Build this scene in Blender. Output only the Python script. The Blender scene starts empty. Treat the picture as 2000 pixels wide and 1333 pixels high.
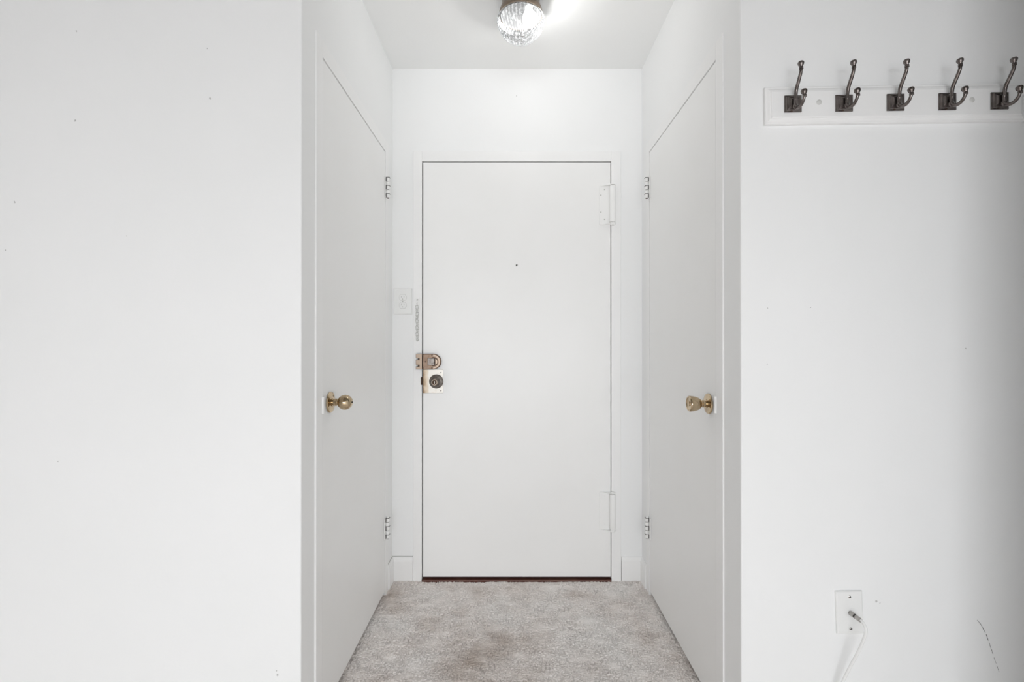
import bpy, bmesh, math, random
from mathutils import Vector, Matrix, noise
PI = math.pi
random.seed(4)
sc = bpy.context.scene
COL = sc.collection

# ---------------------------------------------------------------- camera, world, lights, exposure
cam_d = bpy.data.cameras.new('camera')
cam = bpy.data.objects.new('camera', cam_d); COL.objects.link(cam)
cam.location = (0, 0, 1.155)
cam.rotation_euler = (math.radians(90.15), 0, 0)
cam_d.sensor_width = 36.0
cam_d.lens = 930 / 2000 * 36.0
cam_d.clip_start = 0.02
sc.camera = cam

sc.view_settings.view_transform = 'Standard'
sc.view_settings.look = 'None'
sc.view_settings.gamma = 1.0
sc.view_settings.use_curve_mapping = False
sc.view_settings.exposure = -0.08

w = bpy.data.worlds.new('overcast_sky'); sc.world = w
w.use_nodes = True
w.node_tree.nodes['Background'].inputs[0].default_value = (0.86, 0.92, 1.0, 1)
w.node_tree.nodes['Background'].inputs[1].default_value = 2.0

def area(name, loc, rot, sx, sy, power, col):
    d = bpy.data.lights.new(name, 'AREA'); d.shape = 'RECTANGLE'
    d.size = sx; d.size_y = sy; d.energy = power; d.color = col
    o = bpy.data.objects.new(name, d); COL.objects.link(o)
    o.location = loc; o.rotation_euler = rot
    return o
# added light at the invented rear window, tilted down to dim wall tops
area('added_window_light', (-0.15, -3.30, 1.05), (PI/2-math.radians(60), 0, 0), 2.80, 1.50, 128.0, (0.965, 0.982, 1.0))

sc.cycles.use_denoising = True
sc.cycles.max_bounces = 12
sc.cycles.diffuse_bounces = 8
sc.cycles.glossy_bounces = 4
sc.cycles.transparent_max_bounces = 8
sc.cycles.caustics_reflective = False
sc.cycles.caustics_refractive = False

# ---------------------------------------------------------------- materials
def mat(name, col, rough=0.5, metal=0.0, bump=None, mottling=None, spec=0.5):
    """bump = (scale, strength, distance); mottling = (scale, second colour, low, high)"""
    m = bpy.data.materials.new(name); m.use_nodes = True
    nt = m.node_tree; b = nt.nodes['Principled BSDF']
    b.inputs['Base Color'].default_value = (*col, 1)
    b.inputs['Roughness'].default_value = rough
    b.inputs['Metallic'].default_value = metal
    b.inputs['Specular IOR Level'].default_value = spec
    geo = nt.nodes.new('ShaderNodeTexCoord')
    if mottling:
        n = nt.nodes.new('ShaderNodeTexNoise'); n.inputs['Scale'].default_value = mottling[0]
        n.inputs['Detail'].default_value = 4
        nt.links.new(geo.outputs['Object'], n.inputs['Vector'])
        r = nt.nodes.new('ShaderNodeValToRGB')
        r.color_ramp.elements[0].position = mottling[2]; r.color_ramp.elements[1].position = mottling[3]
        r.color_ramp.elements[0].color = (*col, 1); r.color_ramp.elements[1].color = (*mottling[1], 1)
        nt.links.new(n.outputs['Fac'], r.inputs['Fac']); nt.links.new(r.outputs['Color'], b.inputs['Base Color'])
    if bump:
        n = nt.nodes.new('ShaderNodeTexNoise'); n.inputs['Scale'].default_value = bump[0]
        n.inputs['Detail'].default_value = 5
        nt.links.new(geo.outputs['Object'], n.inputs['Vector'])
        bp = nt.nodes.new('ShaderNodeBump'); bp.inputs['Strength'].default_value = bump[1]
        bp.inputs['Distance'].default_value = bump[2]
        nt.links.new(n.outputs['Fac'], bp.inputs['Height']); nt.links.new(bp.outputs['Normal'], b.inputs['Normal'])
    return m

M = {}
M['wall'] = mat('wall_paint', (0.905, 0.91, 0.91), 0.62, 0, (90, 0.10, 0.002), (2.2, (0.89, 0.897, 0.895), 0.35, 0.7), 0.3)
M['ceiling'] = mat('ceiling_paint', (0.88, 0.885, 0.88), 0.85, 0, (120, 0.12, 0.002), None, 0.2)
M['room_ceiling'] = mat('low_bounce_ceiling', (0.38, 0.38, 0.37), 0.9, 0, (160, 0.8, 0.006), None, 0.1)  # unseen ceiling made dark to keep bounce light off the wall tops
M['room_wall'] = mat('low_bounce_paint', (0.42, 0.41, 0.40), 0.6, 0, (90, 0.10, 0.002), None, 0.3)  # unseen room walls made dark to cut bounce light
M['door'] = mat('door_enamel', (0.90, 0.90, 0.893), 0.38, 0, (14, 0.05, 0.004), (3.0, (0.885, 0.885, 0.875), 0.4, 0.7))
M['trim'] = mat('trim_enamel', (0.905, 0.905, 0.90), 0.36, 0, (40, 0.06, 0.002))
M['painted_metal'] = mat('painted_metal', (0.90, 0.90, 0.89), 0.35, 0, (60, 0.12, 0.001))
M['grimy_paint'] = mat('grimy_painted_metal', (0.70, 0.70, 0.68), 0.4, 0.0, None, (260, (0.26, 0.25, 0.23), 0.50, 0.64))
M['plastic'] = mat('white_plastic', (0.88, 0.885, 0.875), 0.22, 0, (30, 0.02, 0.001))
M['slot'] = mat('dark_slot', (0.50, 0.50, 0.48), 0.6, 0, (50, 0.1, 0.001))
M['black'] = mat('dark_hole', (0.008, 0.007, 0.006), 0.5, 0, (50, 0.1, 0.001))
M['brass'] = mat('polished_brass', (0.60, 0.475, 0.32), 0.10, 1.0, (70, 0.25, 0.0008), (30, (0.34, 0.25, 0.15), 0.42, 0.72))
M['bronze'] = mat('aged_bronze', (0.20, 0.142, 0.105), 0.36, 0.8, (160, 0.15, 0.0006), (60, (0.15, 0.10, 0.07), 0.4, 0.7))
M['bronze_light'] = mat('worn_bronze', (0.255, 0.20, 0.155), 0.32, 0.9, (160, 0.1, 0.0006))
M['bronze_dark'] = mat('dark_bronze', (0.06, 0.035, 0.022), 0.5, 0.6, (160, 0.1, 0.0006))
M['dark_steel'] = mat('dark_pewter', (0.21, 0.19, 0.172), 0.36, 0.95, (110, 0.15, 0.0006), (70, (0.13, 0.11, 0.10), 0.4, 0.7))
M['pewter'] = mat('antique_pewter', (0.215, 0.19, 0.18), 0.27, 0.95, (140, 0.12, 0.0005), (60, (0.13, 0.11, 0.10), 0.4, 0.7))
M['steel'] = mat('nickel_steel', (0.46, 0.44, 0.42), 0.35, 0.95, (200, 0.1, 0.0005))
M['dark_wood'] = mat('mahogany_threshold', (0.10, 0.034, 0.022), 0.5, 0, (60, 0.4, 0.002), (18, (0.13, 0.06, 0.04), 0.45, 0.7))
M['mark'] = mat('pencil_mark', (0.13, 0.13, 0.13), 0.8, 0, None, (260, (0.45, 0.45, 0.44), 0.45, 0.55))
M['chip'] = mat('paint_chip', (0.50, 0.50, 0.49), 0.8, 0, None, (300, (0.66, 0.66, 0.65), 0.4, 0.7))
M['plug'] = mat('painted_plug', (0.66, 0.66, 0.64), 0.5)
M['gap'] = mat('shade_grey', (0.16, 0.155, 0.15), 0.7)  # dark tone for the shade painted at the hinge knuckles
M['reflector'] = mat('dull_reflector', (0.27, 0.275, 0.28), 0.6)
M['glass'] = mat('window_glass', (0.9, 0.95, 0.95), 0.05)

def lockplate_material():
    m = bpy.data.materials.new('worn_brass_plate'); m.use_nodes = True
    nt = m.node_tree; b = nt.nodes['Principled BSDF']
    b.inputs['Metallic'].default_value = 0.45; b.inputs['Roughness'].default_value = 0.42
    tc = nt.nodes.new('ShaderNodeTexCoord'); sp = nt.nodes.new('ShaderNodeSeparateXYZ')
    nt.links.new(tc.outputs['Object'], sp.inputs[0])
    n = nt.nodes.new('ShaderNodeTexNoise'); n.inputs['Scale'].default_value = 45; n.inputs['Detail'].default_value = 5
    nt.links.new(tc.outputs['Object'], n.inputs['Vector'])
    # the tarnish is worn off from the door edge inwards
    mr = nt.nodes.new('ShaderNodeMapRange')
    mr.inputs['From Min'].default_value = -0.049; mr.inputs['From Max'].default_value = -0.016
    nt.links.new(sp.outputs['X'], mr.inputs['Value'])
    ma = nt.nodes.new('ShaderNodeMath'); ma.operation = 'MULTIPLY_ADD'; ma.inputs[1].default_value = 0.9; ma.inputs[2].default_value = -0.45
    nt.links.new(n.outputs['Fac'], ma.inputs[0])
    ad = nt.nodes.new('ShaderNodeMath'); nt.links.new(mr.outputs['Result'], ad.inputs[0]); nt.links.new(ma.outputs[0], ad.inputs[1])
    r = nt.nodes.new('ShaderNodeValToRGB')
    r.color_ramp.elements[0].color = (0.30, 0.19, 0.11, 1); r.color_ramp.elements[0].position = 0.05
    r.color_ramp.elements[1].color = (0.74, 0.71, 0.66, 1); r.color_ramp.elements[1].position = 0.95
    e = r.color_ramp.elements.new(0.45); e.color = (0.62, 0.52, 0.40, 1)
    nt.links.new(ad.outputs[0], r.inputs['Fac']); nt.links.new(r.outputs['Color'], b.inputs['Base Color'])
    return m
M['lockplate'] = lockplate_material()

def carpet_material():
    m = bpy.data.materials.new('beige_carpet'); m.use_nodes = True
    nt = m.node_tree; b = nt.nodes['Principled BSDF']; L = nt.links
    b.inputs['Roughness'].default_value = 0.95; b.inputs['Specular IOR Level'].default_value = 0.1
    b.inputs['Sheen Weight'].default_value = 0.12
    g = nt.nodes.new('ShaderNodeNewGeometry')
    n = nt.nodes.new('ShaderNodeTexNoise'); n.inputs['Scale'].default_value = 4.2; n.inputs['Detail'].default_value = 5; n.inputs['Roughness'].default_value = 0.62
    L.new(g.outputs['Position'], n.inputs['Vector'])
    # soiled patches of the traffic lane, each with its own place on the carpet
    acc = n.outputs['Fac']
    for (x, y, r, k) in [(-0.11, 1.82, 0.20, 0.26), (-0.22, 1.70, 0.16, 0.18), (0.02, 1.66, 0.14, 0.10), (-0.54, 2.20, 0.12, 0.26), (-0.50, 2.05, 0.08, 0.12),
                         (0.30, 2.19, 0.10, 0.13), (-0.17, 2.02, 0.22, 0.08), (-0.40, 1.62, 0.15, 0.10), (0.55, 1.86, 0.10, 0.10), (-0.30, 2.24, 0.08, 0.13),
                         (0.27, 1.98, 0.28, -0.13), (-0.46, 1.93, 0.14, -0.10), (-0.41, 2.27, 0.08, -0.10), (0.45, 1.62, 0.2, -0.05), (0.50, 2.25, 0.12, -0.10)]:
        d = nt.nodes.new('ShaderNodeVectorMath'); d.operation = 'DISTANCE'; d.inputs[1].default_value = (x, y, 0)
        L.new(g.outputs['Position'], d.inputs[0])
        mr = nt.nodes.new('ShaderNodeMapRange'); mr.interpolation_type = 'SMOOTHSTEP'
        mr.inputs['From Min'].default_value = r; mr.inputs['From Max'].default_value = 0
        mr.inputs['To Min'].default_value = 0; mr.inputs['To Max'].default_value = k
        L.new(d.outputs['Value'], mr.inputs['Value'])
        a = nt.nodes.new('ShaderNodeMath'); L.new(acc, a.inputs[0]); L.new(mr.outputs['Result'], a.inputs[1]); acc = a.outputs[0]
    r = nt.nodes.new('ShaderNodeValToRGB')
    r.color_ramp.elements[0].color = (0.97, 0.94, 0.915, 1); r.color_ramp.elements[0].position = 0.30
    r.color_ramp.elements[1].color = (0.50, 0.405, 0.34, 1); r.color_ramp.elements[1].position = 0.95
    e = r.color_ramp.elements.new(0.54); e.color = (0.93, 0.875, 0.84, 1)
    L.new(acc, r.inputs['Fac'])
    f = nt.nodes.new('ShaderNodeTexNoise'); f.inputs['Scale'].default_value = 420; f.inputs['Detail'].default_value = 3
    L.new(g.outputs['Position'], f.inputs['Vector'])
    r2 = nt.nodes.new('ShaderNodeValToRGB')
    r2.color_ramp.elements[0].color = (0.84, 0.83, 0.82, 1); r2.color_ramp.elements[0].position = 0.32
    r2.color_ramp.elements[1].color = (1.0, 1.0, 1.0, 1); r2.color_ramp.elements[1].position = 0.62
    L.new(f.outputs['Fac'], r2.inputs['Fac'])
    mx = nt.nodes.new('ShaderNodeMix'); mx.data_type = 'RGBA'; mx.blend_type = 'MULTIPLY'; mx.inputs['Factor'].default_value = 0.55
    L.new(r.outputs['Color'], mx.inputs['A']); L.new(r2.outputs['Color'], mx.inputs['B'])
    L.new(mx.outputs['Result'], b.inputs['Base Color'])
    bp = nt.nodes.new('ShaderNodeBump'); bp.inputs['Strength'].default_value = 0.45; bp.inputs['Distance'].default_value = 0.003
    L.new(f.outputs['Fac'], bp.inputs['Height']); L.new(bp.outputs['Normal'], b.inputs['Normal'])
    return m
M['carpet'] = carpet_material()

def globe_material():
    m = bpy.data.materials.new('prismatic_lamp_glass'); m.use_nodes = True
    nt = m.node_tree; L = nt.links
    for n in list(nt.nodes):
        if n.type == 'BSDF_PRINCIPLED': nt.nodes.remove(n)
    out = nt.nodes['Material Output']
    gl = nt.nodes.new('ShaderNodeBsdfGlossy'); gl.inputs['Roughness'].default_value = 0.06; gl.inputs['Color'].default_value = (0.95, 0.96, 0.97, 1)
    tr = nt.nodes.new('ShaderNodeBsdfTransparent')
    tl = nt.nodes.new('ShaderNodeBsdfTranslucent'); tl.inputs['Color'].default_value = (0.9, 0.91, 0.92, 1)
    fr = nt.nodes.new('ShaderNodeFresnel'); fr.inputs['IOR'].default_value = 1.9
    tc = nt.nodes.new('ShaderNodeTexCoord')
    v = nt.nodes.new('ShaderNodeTexVoronoi'); v.inputs['Scale'].default_value = 85
    L.new(tc.outputs['Object'], v.inputs['Vector'])
    bp = nt.nodes.new('ShaderNodeBump'); bp.inputs['Strength'].default_value = 0.7; bp.inputs['Distance'].default_value = 0.004
    L.new(v.outputs['Distance'], bp.inputs['Height'])
    for s in (gl, fr): L.new(bp.outputs['Normal'], s.inputs['Normal'])
    sp = nt.nodes.new('ShaderNodeSeparateXYZ'); L.new(tc.outputs['Object'], sp.inputs[0])
    at = nt.nodes.new('ShaderNodeMath'); at.operation = 'ARCTAN2'; L.new(sp.outputs['Y'], at.inputs[0]); L.new(sp.outputs['X'], at.inputs[1])
    mu = nt.nodes.new('ShaderNodeMath'); mu.operation = 'MULTIPLY'; mu.inputs[1].default_value = 40; L.new(at.outputs[0], mu.inputs[0])
    sn = nt.nodes.new('ShaderNodeMath'); sn.operation = 'SINE'; L.new(mu.outputs[0], sn.inputs[0])
    sm = nt.nodes.new('ShaderNodeMath'); sm.operation = 'MULTIPLY_ADD'; sm.inputs[1].default_value = 0.22; L.new(sn.outputs[0], sm.inputs[0]); L.new(v.outputs['Distance'], sm.inputs[2])
    rp = nt.nodes.new('ShaderNodeValToRGB')
    rp.color_ramp.elements[0].position = 0.18; rp.color_ramp.elements[0].color = (0.94, 0.95, 0.955, 1)
    rp.color_ramp.elements[1].position = 0.62; rp.color_ramp.elements[1].color = (0.40, 0.405, 0.41, 1)  # darker rib lines put into the tint, standing for refraction
    L.new(sm.outputs[0], rp.inputs['Fac']); L.new(rp.outputs['Color'], tr.inputs['Color'])
    mb = nt.nodes.new('ShaderNodeMixShader'); mb.inputs[0].default_value = 0.028
    L.new(tr.outputs[0], mb.inputs[1]); L.new(tl.outputs[0], mb.inputs[2])
    mm = nt.nodes.new('ShaderNodeMixShader'); L.new(fr.outputs[0], mm.inputs[0]); L.new(mb.outputs[0], mm.inputs[1]); L.new(gl.outputs[0], mm.inputs[2])
    L.new(mm.outputs[0], out.inputs['Surface'])
    return m
M['globe'] = globe_material()
def emit(name, col, s):
    m = bpy.data.materials.new(name); m.use_nodes = True
    b = m.node_tree.nodes['Principled BSDF']
    b.inputs['Base Color'].default_value = (*col, 1)
    b.inputs['Emission Color'].default_value = (*col, 1); b.inputs['Emission Strength'].default_value = s
    return m
M['bulb'] = emit('lit_bulb', (1.0, 0.98, 0.95), 3.0)

# ---------------------------------------------------------------- mesh helpers
def box(bm, x0, x1, y0, y1, z0, z1):
    v = [bm.verts.new(p) for p in [(x0,y0,z0),(x1,y0,z0),(x1,y1,z0),(x0,y1,z0),(x0,y0,z1),(x1,y0,z1),(x1,y1,z1),(x0,y1,z1)]]
    for f in [(0,3,2,1),(4,5,6,7),(0,1,5,4),(1,2,6,5),(2,3,7,6),(3,0,4,7)]:
        bm.faces.new([v[i] for i in f])
    return v
def prism(bm, pts, z0, z1, fn=None):
    """extrude a polygon; fn maps (a, b, c) to the point"""
    fn = fn or (lambda a, b, c: (a, b, c))
    lo = [bm.verts.new(fn(a, b, z0)) for a, b in pts]; hi = [bm.verts.new(fn(a, b, z1)) for a, b in pts]
    bm.faces.new(lo[::-1]); bm.faces.new(hi)
    n = len(pts)
    for i in range(n): bm.faces.new([lo[i], lo[(i+1) % n], hi[(i+1) % n], hi[i]])
def frame_of(d):
    d = Vector(d).normalized()
    u = d.cross(Vector((0, 0, 1)))
    if u.length < 1e-4: u = Vector((1, 0, 0))
    u.normalize(); return u, d.cross(u).normalized(), d
def lathe(bm, prof, o, d, seg=32, mod=None):
    """prof = [(radius, distance along d)]"""
    u, v, d = frame_of(d); o = Vector(o); rings = []
    for r, t in prof:
        if r < 1e-6: rings.append([bm.verts.new(o + d*t)])
        else:
            ring = []
            for k in range(seg):
                a = 2*PI*k/seg; rr = r*(mod(a, t) if mod else 1)
                ring.append(bm.verts.new(o + d*t + u*math.cos(a)*rr + v*math.sin(a)*rr))
            rings.append(ring)
    for a, b in zip(rings, rings[1:]):
        for k in range(seg):
            k2 = (k+1) % seg
            if len(a) == 1 and len(b) == 1: continue
            if len(a) == 1: bm.faces.new([a[0], b[k2], b[k]])
            elif len(b) == 1: bm.faces.new([a[k], a[k2], b[0]])
            else: bm.faces.new([a[k], a[k2], b[k2], b[k]])
    if len(rings[0]) > 1: bm.faces.new(rings[0])
    if len(rings[-1]) > 1: bm.faces.new(rings[-1])
def spline(pts, n=6):
    P = [Vector(p) for p in pts]; out = []
    for i in range(len(P)-1):
        p0 = P[max(i-1, 0)]; p1 = P[i]; p2 = P[i+1]; p3 = P[min(i+2, len(P)-1)]
        for k in range(n):
            t = k/n
            out.append(0.5*((2*p1)+(p2-p0)*t+(2*p0-5*p1+4*p2-p3)*t*t+(3*p1-p0-3*p2+p3)*t**3))
    out.append(P[-1]); return out
def tube(bm, pts, rad, seg=12, closed=False):
    n = len(pts); rings = []; u = None
    for i, p in enumerate(pts):
        if closed: t = pts[(i+1) % n] - pts[i-1]
        else: t = pts[min(i+1, n-1)] - pts[max(i-1, 0)]
        t.normalize()
        if u is None: u = frame_of(t)[0]
        u = (u - t*u.dot(t)).normalized(); v = t.cross(u)
        r = rad(i/(n-1)) if callable(rad) else rad
        rings.append([bm.verts.new(p + u*math.cos(2*PI*k/seg)*r + v*math.sin(2*PI*k/seg)*r) for k in range(seg)])
    prs = list(zip(rings, rings[1:])) + ([(rings[-1], rings[0])] if closed else [])
    for a, b in prs:
        for k in range(seg): bm.faces.new([a[k], a[(k+1) % seg], b[(k+1) % seg], b[k]])
    if not closed: bm.faces.new(rings[0][::-1]); bm.faces.new(rings[-1])
def wloc(o):
    v = Vector((0, 0, 0))
    while o: v += o.location; o = o.parent
    return v
def obj(name, bm, m, parent=None, at=None, smooth=None, bevel=0.0, seg=2, local=False):
    """one mesh object; the mesh is drawn in world metres and moved to its own origin"""
    base = Vector(at) if at else (Vector((0, 0, 0)))
    if not local:
        org = Vector(at) if at else wloc(parent)
        bmesh.ops.translate(bm, verts=bm.verts, vec=-org)
    bmesh.ops.recalc_face_normals(bm, faces=bm.faces)
    me = bpy.data.meshes.new(name); bm.to_mesh(me); bm.free()
    me.materials.append(M[m])
    if smooth is not None:
        me.shade_smooth()
        try: me.set_sharp_from_angle(angle=math.radians(smooth))
        except Exception: pass
    o = bpy.data.objects.new(name, me); COL.objects.link(o)
    if parent: o.parent = parent
    if at: o.location = Vector(at) - (wloc(parent) if (parent and not local) else Vector((0, 0, 0)))
    if bevel:
        b = o.modifiers.new('bevel', 'BEVEL'); b.width = bevel; b.segments = seg; b.limit_method = 'ANGLE'; b.angle_limit = math.radians(40)
    return o
def tag(o, label, cat, group=None, kind=None):
    o['label'] = label; o['category'] = cat
    if group: o['group'] = group
    if kind: o['kind'] = kind
    return o
def struct(o, label, cat): return tag(o, label, cat, None, 'structure')
B = bmesh.new
def copy_of(o, loc, parent, name=None):
    c = o.copy(); COL.objects.link(c); c.parent = parent; c.location = loc
    if name: c.name = name
    for ch in o.children:
        g = ch.copy(); COL.objects.link(g); g.parent = c
    return c

# ---------------------------------------------------------------- the room shell
CE = 2.488          # ceiling height
YF = 1.317          # plane of the room wall the hallway opens from
YB = 2.319          # rear wall of the hallway
XL, XR = -0.583, 0.633
T = 0.030           # the wall right of the hallway is a little out of square
def ywall(x): return YF - T*(x - XR)

bm = B(); box(bm, -3.3, 2.9, -3.7, 2.75, -0.12, -0.012)
floor = struct(obj('floor', bm, 'carpet'), 'worn beige pile carpet floor of the hallway', 'floor')
bm = B(); box(bm, -3.3, 2.9, YF, 2.75, CE, CE+0.1)
struct(obj('ceiling', bm, 'ceiling'), 'plain white ceiling above the hallway and the lamp', 'ceiling')
bm = B(); box(bm, -3.3, 2.9, -3.7, YF, CE, CE+0.1)
struct(obj('ceiling_room', bm, 'room_ceiling'), 'unseen room ceiling behind the camera, darkened to dim the wall tops', 'ceiling')

bm = B()
prism(bm, [(-3.1, YF), (XL-0.004, YF), (XL-0.0012, YF+0.0012), (XL, YF+0.004), (XL, YF+0.1), (-3.1, YF+0.1)], -0.012, CE)
wl = struct(obj('wall_left', bm, 'wall'), 'broad blank white wall left of the hallway opening', 'wall')
bm = B()
prism(bm, [(XR+0.004, YF), (2.85, ywall(2.85)), (2.85, YF+0.1), (XR, YF+0.1), (XR, YF+0.004), (XR+0.0012, YF+0.0012)], -0.012, CE)
wr = struct(obj('wall_right', bm, 'wall'), 'white wall right of the hallway, carrying the coat rack', 'wall')

# hallway side walls, each with its closet opening, and closet backs behind the doors
DZ = 2.024
LY0, LY1 = 1.457, 2.176; RY0, RY1 = 1.471, 2.179
G = 0.003
bm = B()
box(bm, XL-0.1, XL, YF+0.1, LY0-0.02, -0.012, CE); box(bm, XL-0.1, XL, LY1+0.02, YB+0.1, -0.012, CE)
box(bm, XL-0.1, XL, LY0-0.02, LY1+0.02, DZ+0.02, CE); box(bm, XL-0.14, XL-0.1, LY0-0.05, LY1+0.05, -0.012, DZ+0.1)
whl = struct(obj('wall_hall_left', bm, 'wall'), 'white hallway side wall around the left closet door', 'wall')
bm = B()
box(bm, XR, XR+0.1, YF+0.1, RY0-0.02, -0.012, CE); box(bm, XR, XR+0.1, RY1+0.02, YB+0.1, -0.012, CE)
box(bm, XR, XR+0.1, RY0-0.02, RY1+0.02, DZ+0.02, CE); box(bm, XR+0.1, XR+0.14, RY0-0.05, RY1+0.05, -0.012, DZ+0.1)
whr = struct(obj('wall_hall_right', bm, 'wall'), 'white hallway side wall around the right closet door', 'wall')
EX0, EX1, EZ0, EZ1 = -0.4315, 0.4785, 0.0175, 2.0293
bm = B()
box(bm, XL, EX0-0.03, YB, YB+0.12, -0.012, CE); box(bm, EX1+0.03, XR, YB, YB+0.12, -0.012, CE)
box(bm, EX0-0.03, EX1+0.03, YB, YB+0.12, EZ1+0.03, CE); box(bm, EX0-0.1, EX1+0.1, YB+0.12, YB+0.16, -0.012, EZ1+0.1)
wb = struct(obj('wall_back', bm, 'wall'), 'white end wall of the hallway around the entry door', 'wall')

# invented unseen walls, passage and window, there to shape the light
bm = B(); box(bm, -3.2, -3.1, -3.5, YF+0.1, -0.012, CE)
struct(obj('wall_side_left', bm, 'room_wall'), 'unseen invented wall at the left of the room, dark to cut bounce light', 'wall')
bm = B(); box(bm, 1.19, 1.31, -3.5, 0.89, -0.012, CE); box(bm, 1.31, 2.85, 0.79, 0.89, -0.012, CE)  # unseen partition added to throw shade on the right wall
struct(obj('wall_added_right', bm, 'wall'), 'added unseen white partition right of the camera, shading the right wall', 'wall')
bm = B(); box(bm, 2.85, 2.95, 0.79, YF+0.1, -0.012, CE)
struct(obj('wall_added_passage', bm, 'wall'), 'white wall at the far end of the invented unseen passage on the right', 'wall')
WX0, WX1, WZ0, WZ1 = -1.80, 1.10, 0.25, 1.85
bm = B()
box(bm, -3.2, WX0, -3.5, -3.4, -0.012, CE); box(bm, WX1, 1.31, -3.5, -3.4, -0.012, CE)
box(bm, WX0, WX1, -3.5, -3.4, -0.012, WZ0); box(bm, WX0, WX1, -3.5, -3.4, WZ1, CE)
struct(obj('wall_rear', bm, 'room_wall'), 'unseen invented wall behind the camera, dark to cut bounce light', 'wall')
bm = B()
for a, b in ((WX0, WX0+0.05), (WX1-0.05, WX1), (-0.375, -0.325)): box(bm, a, b, -3.48, -3.42, WZ0, WZ1)
box(bm, WX0, WX1, -3.48, -3.42, WZ0, WZ0+0.05); box(bm, WX0, WX1, -3.48, -3.42, WZ1-0.05, WZ1)
struct(obj('added_window_1', bm, 'trim', bevel=0.004), 'invented unseen window behind the camera, added for the room light', 'window')

# ---------------------------------------------------------------- carpet pile in the hallway (real relief, edge tufts)
def carpet():
    x0, x1, y0, y1, st = XL-0.03, XR+0.03, 1.42, YB+0.02, 0.0021
    nx = int((x1-x0)/st); ny = int((y1-y0)/st)
    vs = []; fs = []
    for j in range(ny+1):
        y = y0 + st*j
        for i in range(nx+1):
            x = x0 + st*i
            wx = noise.noise((x*18, y*18, 0))*0.020; wy = noise.noise((x*18, y*18, 7))*0.020
            n1 = abs(noise.noise(((x+wx*0.6)*62, (y+wy*0.4)*170, 1.0))); m1 = min(1.0, max(0.0, 0.55+0.9*noise.noise((x*14, y*22, 11))))
            n2 = abs(noise.noise(((x-wy*0.6)*110, (y+wx*0.4)*270, 9.0))); m2 = min(1.0, max(0.0, 0.55+0.9*noise.noise((x*19, y*25, 21))))
            h = (1-min(1.0, n1*6.0))*m1; hb = (1-min(1.0, n2*4.5))*m2        # narrow broken creases between the tufts
            h2 = noise.noise((x*240, y*300, 3)); h3 = noise.noise((x*9, y*9, 5)); h4 = noise.noise((x*45, y*80, 8))
            z = -0.0010 - 0.0085*h - 0.0060*hb + 0.0010*h2 + 0.0020*h3 + 0.0010*h4
            vs.append((x, y, z))
    for j in range(ny):
        for i in range(nx):
            a = j*(nx+1)+i
            fs.append((a, a+1, a+nx+2, a+nx+1))
    me = bpy.data.meshes.new('carpet_pile'); me.from_pydata(vs, [], fs); me.shade_smooth()
    me.materials.append(M['carpet'])
    o = bpy.data.objects.new('carpet_pile', me); COL.objects.link(o); o.parent = floor; o['kind'] = 'stuff'
carpet()

# ---------------------------------------------------------------- baseboards in the two inner corners
BH = 0.1125
def bprof(t=0.011, h=BH): return [(0, -0.012), (t, -0.012), (t, h-0.020), (t-0.002, h-0.016), (t-0.002, h-0.010), (t-0.005, h-0.003), (t-0.008, h), (0, h)]
CX0, CX1, CZ1 = -0.4790, 0.5284, 2.0830       # entry frame outer edges
bm = B(); prism(bm, [(YB-a, b) for a, b in bprof()], XL, CX0-0.002, lambda a, b, c: (c, a, b))
prism(bm, [(XL+a, b) for a, b in bprof()], 2.228, YB-0.001, lambda a, b, c: (a, c, b))
struct(obj('baseboard_left', bm, 'trim', smooth=25), 'short white baseboard in the left corner beside the entry door', 'baseboard')
bm = B(); box(bm, XL+0.001, CX0-0.003, YB-0.0042, YB+0.001, BH+0.0002, BH+0.0018); box(bm, XL-0.001, XL+0.0035, 2.232, YB-0.003, BH+0.0002, BH+0.0018)
obj('seam', bm, 'slot', bpy.data.objects['baseboard_left'])
bm = B(); prism(bm, [(YB-a, b) for a, b in bprof()], CX1+0.002, XR, lambda a, b, c: (c, a, b))
prism(bm, [(XR-a, b) for a, b in bprof()], 2.233, YB-0.001, lambda a, b, c: (a, c, b))
struct(obj('baseboard_right', bm, 'trim', smooth=25), 'short white baseboard in the right corner beside the entry door', 'baseboard')
# room baseboards below the picture
bm = B(); box(bm, -3.1, XL-0.002, YF-0.012, YF, -0.012, 0.10)
struct(obj('baseboard_room_left', bm, 'trim', bevel=0.003), 'white baseboard at the foot of the broad left wall', 'baseboard')
bm = B(); prism(bm, [(XR+0.002, YF-0.012), (2.85, ywall(2.85)-0.012), (2.85, ywall(2.85)+0.001), (XR+0.002, YF+0.001)], -0.012, 0.10)
struct(obj('baseboard_room_right', bm, 'trim', bevel=0.003), 'white baseboard under the coat rack wall', 'baseboard')

# ---------------------------------------------------------------- entry frame and door
FY = 2.307
bm = B()
gl_, gr_, gt_ = 0.0055, 0.0030, 0.0055
box(bm, CX0, EX0-gl_, FY, YB+0.12, -0.01, CZ1)
box(bm, EX1+gr_, CX1, FY, YB+0.12, -0.01, CZ1)
box(bm, EX0-gl_, EX1+gr_, FY, YB+0.12, EZ1+gt_, CZ1)
tr1 = struct(obj('trim_1', bm, 'trim', bevel=0.0018), 'white painted steel frame around the entry door', 'door frame')
bm = B(); box(bm, EX0-0.004, EX1+0.002, YB-0.020, YB+0.12, -0.012, 0.0075)
th = struct(obj('trim_2', bm, 'dark_wood', bevel=0.003), 'dark reddish wooden threshold under the entry door', 'threshold')
bm = B(); box(bm, EX0, EX1, FY+0.003, FY+0.048, EZ0, EZ1)
d1 = struct(obj('door_1', bm, 'door', at=((EX0+EX1)/2, FY+0.003, 0), bevel=0.0015), 'flat white entry door with peephole at the end of the hallway', 'door')
DY = FY+0.003
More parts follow.
